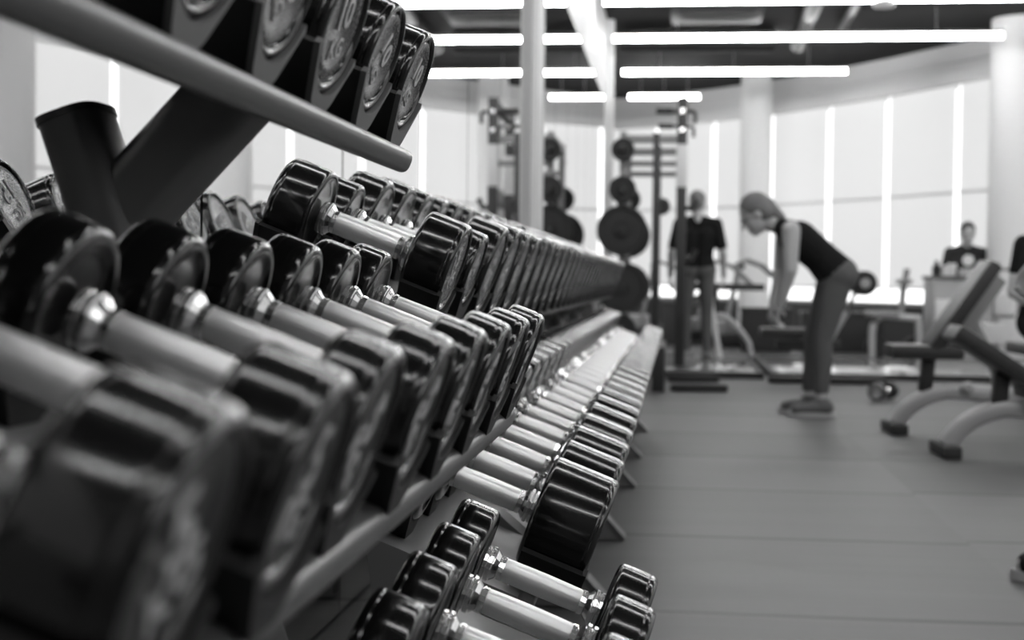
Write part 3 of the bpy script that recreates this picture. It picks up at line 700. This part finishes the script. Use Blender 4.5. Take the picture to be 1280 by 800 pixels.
def plate(c, r, th, axis, label):
    bm = B(); h = th/2
    lathe(bm, [(-h, 0.026), (-h, r*0.30), (-h*0.5, r*0.34), (-h*0.5, r*0.80), (-h, r*0.85), (-h, r*0.97), (-h*0.7, r), (h*0.7, r), (h, r*0.97), (h, r*0.85), (h*0.5, r*0.80), (h*0.5, r*0.34), (h, r*0.30), (h, 0.026), (-h, 0.026)], c, axis, 48)
    o = obj('weight_plate', bm, 'rubber'); return tag(o, label, 'weight plate', 'weight plates on the squat rack')
for (py, rad, z, lab) in ((187, 0.098, None, 'small black weight plate highest on the squat rack storage post'), (237, 0.115, None, 'small black weight plate second from the top of the storage post'), (288, 0.212, None, 'large black weight plate at mid height on the storage post'), (359, 0.215, None, 'large black weight plate low on the storage post beside the dumbbells'), (412, 0.13, None, 'black weight plate lowest on the storage post')):
    p = at(777, py, RY0-0.12); plate((X3, RY0-0.12, p.z), rad, 0.055, (0, 1, 0), lab)
for z, rad, lab in ((1.55, 0.115, 'small black weight plate on the far storage post, upper one'), (1.21, 0.21, 'large black weight plate on the far storage post'), (0.74, 0.21, 'large black weight plate low on the far storage post')):
    plate((X3, RY1+0.12, z), rad, 0.055, (0, 1, 0), lab)
# dumbbell-like roller on the rack between the posts
bm = B(); p = at(827, 258, RY0+0.3); lathe(bm, [(-0.05, 0), (-0.05, 0.06), (-0.03, 0.075), (0.03, 0.075), (0.05, 0.06), (0.05, 0)], (p.x, p.y, p.z), (0, 1, 0), 24); rod(bm, (p.x, p.y, p.z), (p.x, RY1-0.05, p.z), 0.02)
obj('barbell_sleeve', mesh_at(bm, inv), 'blackframe', root)
# low black step frame in front of the rack
root = thing('step_frame', 'low black floor frame of two bars in front of the squat rack', 'floor frame', (0, 11.2, 0)); inv = Matrix.Translation((0, -11.2, 0))
q0 = atz(822, 491, 0.0)
for (xa, xb, py) in ((835, 898, 474), (838, 909, 486)):
    a, b_ = atz(xa, py+3, 0), atz(xb, py+3, 0); bm = B(); box(bm, ((a.x+b_.x)/2, a.y, 0.028), (b_.x-a.x, 0.07, 0.05), bev=0.008); obj('bar', mesh_at(bm, inv), 'rubber', root)
bm = B(); box(bm, (q0.x, 10.9, 0.16), (0.09, 1.2, 0.32), bev=0.01); obj('upright_block', mesh_at(bm, inv), 'blackframe', root)
# lifting platforms
def platform(label, x0_, x1_, y0_, y1_, h):
    r = thing('lifting_platform', label, 'platform', ((x0_+x1_)/2, (y0_+y1_)/2, 0), group='lifting platforms')
    sx_, sy_ = x1_-x0_, y1_-y0_
    bm = B(); box(bm, (0, 0, h/2+0.001), (sx_-0.12, sy_-0.12, h), bev=0.002); obj('deck', bm, 'wood', r)
    bm = B()
    for s in (-1, 1):
        box(bm, (0, s*(sy_/2-0.03), h/2+0.002), (sx_, 0.06, h+0.002), bev=0.004); box(bm, (s*(sx_/2-0.03), 0, h/2+0.002), (0.06, sy_-0.12, h+0.002), bev=0.004)
    obj('edge_strip', bm, 'rubber', r)
a = atz(962, 473, 0)
platform('glossy wooden lifting platform with a black edge behind the bending woman', a.x, a.x+3.2, a.y, a.y+2.7, 0.045)
a2 = atz(830, 464, 0)
platform('glossy platform with a black edge under the squat rack', a2.x-0.45, a.x-0.05, RY0-0.4, 13.75, 0.05)

# ------------------------------------------------------------------ benches
def bench(label, foot, seat_z, seat_tilt, back_tilt, seat_len, back_len, sxo=0.0, wid=0.28, group='adjustable benches', rotz=0.0, back=True):
    """local X runs from the front foot towards the back"""
    r = thing('adjustable_bench', label, 'bench', foot, (0, 0, rotz), group)
    bm = B(); R = Euler((0, seat_tilt, 0)); c = V((sxo, 0, seat_z))
    box(bm, c, (seat_len, wid, 0.075), R, 0.022); obj('seat', bm, 'pad', r)
    if back:
        hx = sxo + seat_len/2*math.cos(seat_tilt) - 0.16 + 0.10*math.sin(seat_tilt); hz = seat_z - seat_len/2*math.sin(seat_tilt)
        d = V((math.cos(back_tilt), 0, math.sin(back_tilt))); n = V((-math.sin(back_tilt), 0, math.cos(back_tilt)))
        cb = V((hx, 0, hz)) + d*(back_len/2)
        bm = B(); box(bm, cb, (back_len, wid, 0.075), Euler((0, -back_tilt, 0)), 0.024); obj('backrest', bm, 'pad', r)
        bm = B(); cc_ = cb - n*0.075; box(bm, cc_, (back_len*0.86, 0.10, 0.08), Euler((0, -back_tilt, 0)), 0.012); obj('back_frame', bm, 'greyframe', r)
        bm = B(); sweep(bm, [V((hx+0.45, 0, 0.16)), V((hx, 0, hz)) + d*(back_len*0.45) - n*0.10], 0.05, 0.06, 12, sq=4); obj('support_arm', bm, 'greyframe', r)
    bm = B(); sweep(bm, arc((-0.16, 0, 0.05), (-0.08, 0, 0.19), (0.10, 0, 0.225), 10) + [V((0.85, 0, 0.20)), V((1.0, 0, 0.10))], 0.075, 0.085, 14, side=(0, 1, 0), sq=4); obj('main_beam', bm, 'gframe', r)
    bm = B(); box(bm, (-0.165, 0, 0.03), (0.085, 0.34, 0.055), bev=0.015); obj('front_foot', bm, 'rubber', r)
    bm = B(); box(bm, (1.02, 0, 0.04), (0.08, 0.48, 0.075), bev=0.015); obj('rear_foot', bm, 'rubber', r)
    bm = B(); box(bm, (sxo+0.02, 0, (0.22+seat_z)/2-0.01), (0.07, 0.06, seat_z-0.24), Euler((0, 0.08, 0)), 0.008); obj('seat_post', bm, 'blackframe', r)
    bm = B(); lathe(bm, [(0, 0), (0, 0.03), (0.02, 0.034), (0.03, 0.02), (0.03, 0)], (0.20, -0.04, 0.25), (0, -1, 0), 16); obj('knob', bm, 'gframe', r)
    return r
f2 = atz(1118, 541, 0.0)
bench('adjustable bench with a flat seat and steep raised backrest, the farther of the pair', (f2.x+0.165, f2.y+0.02, 0), 0.435, 0.0, math.radians(56), 0.37, 0.57, sxo=-0.02, rotz=0.05)
f1 = atz(1182, 570, 0.0)
bench('adjustable bench with a seat sloping down to the right, the nearer of the pair', (f1.x+0.165, f1.y+0.02, 0), 0.445, math.radians(33), math.radians(8), 0.50, 0.75, sxo=0.06, rotz=0.03)
# dumbbell on floor near bench
p = atz(1104, 500, 0.0)
make_dumbbell((p.x, p.y, 0.062), 0.060, 0.05, '10', 0.0165, 'black and chrome dumbbell lying on the floor beside the flat-seat bench', None, tilt=0.0, yaw_=1.0)
# flat black bench under seated person
p = at(1312, 320, 8.9)
r = thing('flat_bench', 'dark flat bench under the seated person at the right edge', 'bench', (p.x+0.02, p.y, 0))
bm = B(); box(bm, (0, 0, 0.405), (0.34, 0.9, 0.07), bev=0.02); obj('pad', bm, 'pad', r)
for s in (-1, 1):
    bm = B(); sweep(bm, [(0, s*0.36, 0.38), (0, s*0.36, 0.03)], 0.07, seg=12, sq=4); box(bm, (0, s*0.36, 0.02), (0.4, 0.07, 0.04), bev=0.01); obj('leg', bm, 'greyframe', r)
# white pedestal unit behind benches
p = atz(1245, 436, 0.0)
p = at(1245, 400, 10.2)
r = thing('pedestal_stand', 'white pedestal stand with two boxy units behind the near bench', 'stand', (p.x, p.y, 0))
bm = B(); box(bm, (0, 0, 0.03), (0.34, 0.34, 0.06), bev=0.01); obj('base', bm, 'greyframe', r)
bm = B(); rod(bm, (0, 0, 0.05), (0, 0, 0.95), 0.025); obj('pole', bm, 'gframe', r)
bm = B(); box(bm, (-0.02, -0.03, 0.46), (0.16, 0.12, 0.14), bev=0.015); obj('box', bm, 'white', r)
bm = B(); box(bm, (0.03, -0.03, 0.66), (0.10, 0.1, 0.15), bev=0.015); obj('box', bm, 'white', r)
bm = B(); sweep(bm, [(0.0, 0, 0.9), (0.12, 0, 0.9), (0.15, 0, 0.86), (0.15, 0, 0.62), (0.12, 0, 0.58), (0, 0, 0.58)], 0.03, seg=10); obj('loop_handle', bm, 'gframe', r)

# ------------------------------------------------------------------ desk and things on it
DY = 15.5
a, b_ = at(1164, 345, DY), at(1236, 345, DY)
dz = at(1200, 345, DY).z
r = thing('desk', 'pale reception desk in front of the window column', 'desk', ((a.x+b_.x)/2, DY, 0)); wdt = b_.x-a.x
bm = B(); box(bm, (0, 0.15, dz-0.02), (wdt+0.04, 0.62, 0.04), bev=0.006); obj('desktop', bm, 'dark', r)
bm = B(); box(bm, (0, -0.12, (dz-0.04)/2), (wdt, 0.03, dz-0.05), bev=0.004); obj('front_panel', bm, 'deskmat', r)
for s in (-1, 1):
    bm = B(); box(bm, (s*(wdt/2-0.015), 0.16, (dz-0.04)/2), (0.03, 0.55, dz-0.05), bev=0.004); obj('side_panel', bm, 'deskmat', r)
bm = B(); box(bm, (-wdt/2+0.16, -0.16, 0.52), (0.28, 0.05, 0.22), bev=0.01); obj('drawer', bm, 'white', r)
def bottle(px, h, rad, m, lab, cat='bottle', name='bottle'):
    q = at(px, 345, DY); bm = B(); lathe(bm, [(0, 0), (0, rad), (h*0.6, rad), (h*0.75, rad*0.45), (h*0.95, rad*0.42), (h, rad*0.5), (h, 0)], (q.x, DY-0.02, dz), (0, 0, 1), 20)
    return tag(obj(name, bm, m), lab, cat)
bottle(1170, 0.16, 0.045, 'rubber', 'dark bottle at the left end of the desk')
def cup(px, h, rad, lab):
    q = at(px, 345, DY); bm = B(); lathe(bm, [(0, 0), (0, rad*0.8), (h, rad), (h, rad*0.9), (0.01, rad*0.7), (0.01, 0)], (q.x, DY+0.02, dz), (0, 0, 1), 20); return tag(obj('cup', bm, 'white'), lab, 'cup', 'white cups on the desk')
cup(1181, 0.11, 0.045, 'white cup beside the dark bottle on the desk'); cup(1190, 0.13, 0.05, 'white cup near the middle of the desk, beside the folded towel')
q = at(1209, 345, DY); bm = B(); box(bm, (q.x, DY, dz+0.035), (0.18, 0.2, 0.03), bev=0.012); box(bm, (q.x+0.005, DY, dz+0.065), (0.16, 0.19, 0.028), bev=0.012); box(bm, (q.x, DY, dz+0.01), (0.17, 0.2, 0.02), bev=0.008)
tag(obj('folded_towel', bm, 'lightcloth'), 'white folded towel lying on the desk in front of the seated person', 'towel')
# chair of the desk person
p = at(1207, 300, 16.4)
r = thing('desk_chair', 'dark stool under the person behind the desk', 'chair', (p.x, p.y, 0))
bm = B(); lathe(bm, [(0, 0), (0, 0.19), (0.05, 0.2), (0.06, 0)], (0, 0, 0.48), (0, 0, 1), 28); obj('seat', bm, 'pad', r)
bm = B(); rod(bm, (0, 0, 0.03), (0, 0, 0.485), 0.03); obj('column', bm, 'gframe', r)
bm = B(); lathe(bm, [(0, 0), (0, 0.22), (0.02, 0.21), (0.035, 0.04), (0.035, 0)], (0, 0, 0.003), (0, 0, 1), 28); obj('base', bm, 'blackframe', r)

# ------------------------------------------------------------------ machines at the back
def treadmill(px, Y, label):
    q = at(px, 360, Y)
    r = thing('treadmill', label, 'treadmill', (q.x, Y, 0), (0, 0, 0), 'treadmills by the windows')
    bm = B(); box(bm, (0.25, 0, 0.10), (1.5, 0.7, 0.14), bev=0.03); obj('deck', bm, 'blackframe', r)
    bm = B(); box(bm, (0.3, 0, 0.175), (1.25, 0.48, 0.012), bev=0.004); obj('belt', bm, 'rubber', r)
    bm = B(); box(bm, (-0.4, 0, 0.22), (0.35, 0.7, 0.2), bev=0.06); obj('motor_hood', bm, 'greyframe', r)
    for s in (-1, 1):
        bm = B(); sweep(bm, [(-0.36, s*0.36, 0.15), (-0.22, s*0.36, 0.75), (-0.18, s*0.36, 1.02), (-0.10, s*0.36, 1.05), (0.10, s*0.36, 0.98), (0.34, s*0.36, 0.76), (0.38, s*0.36, 0.70)], 0.05, 0.04, 10); obj('handrail', bm, 'greyframe', r)
    bm = B(); box(bm, (-0.17, 0, 0.98), (0.08, 0.70, 0.10), Euler((0, -0.4, 0)), 0.02); obj('console', bm, 'blackframe', r)
    return r
treadmill(905, 18.7, 'treadmill with arched grey handrail just right of the squat rack'); treadmill(942, 17.7, 'treadmill with arched grey handrail behind the bending woman\'s head')
treadmill(833, 19.9, 'treadmill seen between the squat rack posts')
# padded bench with pale legs
BY = 14.9
def q_(px, py, Y=BY): return at(px, py, Y)
r = thing('exercise_bench', 'long black padded bench with pale splayed legs right of the squat rack', 'bench', (q_(905, 360).x, BY, 0)); inv = Matrix.Translation((-q_(905, 360).x, -BY, 0))
a, b_ = q_(862, 358), q_(955, 358); bm = B(); box(bm, ((a.x+b_.x)/2, BY, a.z), (b_.x-a.x, 0.34, 0.07), bev=0.02); obj('pad', mesh_at(bm, inv), 'pad', r)
bm = B(); sweep(bm, [q_(855, 380), q_(872, 374), q_(890, 364)], 0.07, 0.09, 12, sq=4); obj('lever', mesh_at(bm, inv), 'gframe', r)
for dy in (-0.16, 0.16):
    a, b_ = q_(889, 381), q_(899, 445); bm = B(); sweep(bm, [V((a.x, BY+dy, a.z+0.12)), V((a.x, BY+dy, a.z)), V((b_.x, BY+dy*1.4, 0.02))], 0.06, 0.05, 12, sq=4); obj('leg', mesh_at(bm, inv), 'white', r)
a = q_(904, 394); b_ = q_(936, 428); bm = B(); sweep(bm, [q_(886, 398)] + arc(a+V((-0.05, 0, 0)), a+V((0.06, 0, 0.02)), b_, 8) + [V((b_.x+0.03, BY, 0.02))], 0.07, 0.06, 12, sq=4); obj('leg', mesh_at(bm, inv), 'gframe', r)
bm = B(); box(bm, ((q_(890, 380).x), BY, 0.60), (0.12, 0.1, 0.28), bev=0.01); obj('frame', mesh_at(bm, inv), 'blackframe', r)
# leg machine with foam roller behind the woman
LY = 11.3
c = at(1078, 354, LY)
r = thing('leg_machine', 'exercise machine with a dark foam roller behind the bending woman\'s hips', 'exercise machine', (c.x, LY, 0)); inv = Matrix.Translation((-c.x, -LY, 0))
bm = B(); lathe(bm, [(-0.16, 0.03), (-0.16, 0.085), (-0.14, 0.095), (0.14, 0.095), (0.16, 0.085), (0.16, 0.03), (-0.16, 0.03)], (c.x, LY, c.z), (0, 1, 0), 28); obj('roller', mesh_at(bm, inv), 'rubber', r)
bm = B(); rod(bm, (c.x, LY-0.19, c.z), (c.x, LY+0.19, c.z), 0.038); obj('roller_core', mesh_at(bm, inv), 'gframe', r)
d = at(1062, 392, LY); bm = B(); sweep(bm, [(c.x, LY+0.2, c.z), (d.x, LY+0.2, d.z), (d.x-0.15, LY+0.2, 0.30)], 0.05, 0.05, 10, sq=4); obj('lever_arm', mesh_at(bm, inv), 'gframe', r)
bm = B(); box(bm, (d.x-0.30, LY+0.15, 0.30), (0.5, 0.08, 0.08), bev=0.01); box(bm, (d.x-0.15, LY+0.15, 0.03), (0.9, 0.08, 0.055), bev=0.01); box(bm, (d.x-0.25, LY+0.15, 0.17), (0.07, 0.07, 0.28), bev=0.01); obj('frame', mesh_at(bm, inv), 'blackframe', r)
bm = B(); box(bm, (d.x-0.42, LY+0.15, 0.40), (0.5, 0.3, 0.07), bev=0.02); obj('seat', mesh_at(bm, inv), 'pad', r)
# upright bike right of the woman
KY = 14.9
r = thing('exercise_bike', 'exercise machine with a pale curved leg and upright column by the windows', 'exercise machine', (at(1110, 380, KY).x, KY, 0)); inv = Matrix.Translation((-at(1110, 380, KY).x, -KY, 0))
k1 = lambda px, py, dy=0: at(px, py, KY) + V((0, dy, 0))
bm = B(); sweep(bm, [V((k1(1090, 420).x, KY, 0.02))] + arc(k1(1090, 415), k1(1092, 396), k1(1106, 394), 6) + [k1(1150, 398)], 0.08, 0.07, 12, sq=4); obj('front_leg', mesh_at(bm, inv), 'gframe', r)
bm = B(); sweep(bm, [V((k1(1150, 420).x, KY, 0.02)), k1(1148, 398)], 0.08, 0.07, 12, sq=4); obj('rear_leg', mesh_at(bm, inv), 'gframe', r)
bm = B(); sweep(bm, [k1(1126, 398), k1(1129, 362), k1(1134, 336)], 0.07, 0.06, 12, sq=4); obj('column', mesh_at(bm, inv), 'greyframe', r)
bm = B(); q = k1(1130, 352); box(bm, q, (0.12, 0.34, 0.05), bev=0.015); obj('handle_bar', mesh_at(bm, inv), 'greyframe', r)
bm = B(); a, b_ = k1(1082, 391), k1(1122, 393); box(bm, (a+b_)/2, ((b_-a).x, 0.3, 0.06), bev=0.02); obj('seat', mesh_at(bm, inv), 'greyframe', r)
for px in (1098, 1146):
    bm = B(); q = k1(px, 408); lathe(bm, [(-0.06, 0), (-0.06, 0.10), (-0.04, 0.12), (0.04, 0.12), (0.06, 0.10), (0.06, 0)], (q.x, KY+0.12, 0.14), (0, 1, 0), 24); obj('flywheel', mesh_at(bm, inv), 'rubber', r)
# dark storage boxes by the window
for i, (px, Y, sx_, sz, lab) in enumerate(((957, 16.6, 0.55, 0.46, 'dark storage box on the floor behind the bending woman\'s hands'), (1052, 16.8, 0.9, 0.42, 'long dark storage box behind the bending woman\'s legs'), (846, 18.0, 0.35, 0.50, 'dark storage box behind the squat rack'))):
    q = at(px, 400, Y); r = thing('storage_box', lab, 'box', (q.x, Y, 0), group='dark boxes near the windows')
    bm = B(); box(bm, (0, 0, sz/2+0.005), (sx_, 0.4, sz), bev=0.012); obj('body', bm, 'rubber', r)
    bm = B(); box(bm, (0, 0, sz+0.02), (sx_+0.03, 0.43, 0.035), bev=0.008); obj('lid', bm, 'blackframe', r)

# ------------------------------------------------------------------ light and output
wd = bpy.data.worlds.new('world'); bpy.context.scene.world = wd; wd.use_nodes = True
bg = wd.node_tree.nodes['Background']; bg.inputs[0].default_value = (1, 1, 1, 1); bg.inputs[1].default_value = 2.2
sc = bpy.context.scene
sc.view_settings.view_transform = 'Standard'; sc.view_settings.look = 'None'; sc.view_settings.gamma = 1.0
sc.view_settings.exposure = 0.0; sc.view_settings.use_curve_mapping = False
sc.cycles.max_bounces = 8; sc.cycles.glossy_bounces = 6; sc.cycles.caustics_reflective = False; sc.cycles.caustics_refractive = False
sc.cycles.use_denoising = True; sc.cycles.sample_clamp_indirect = 6.0
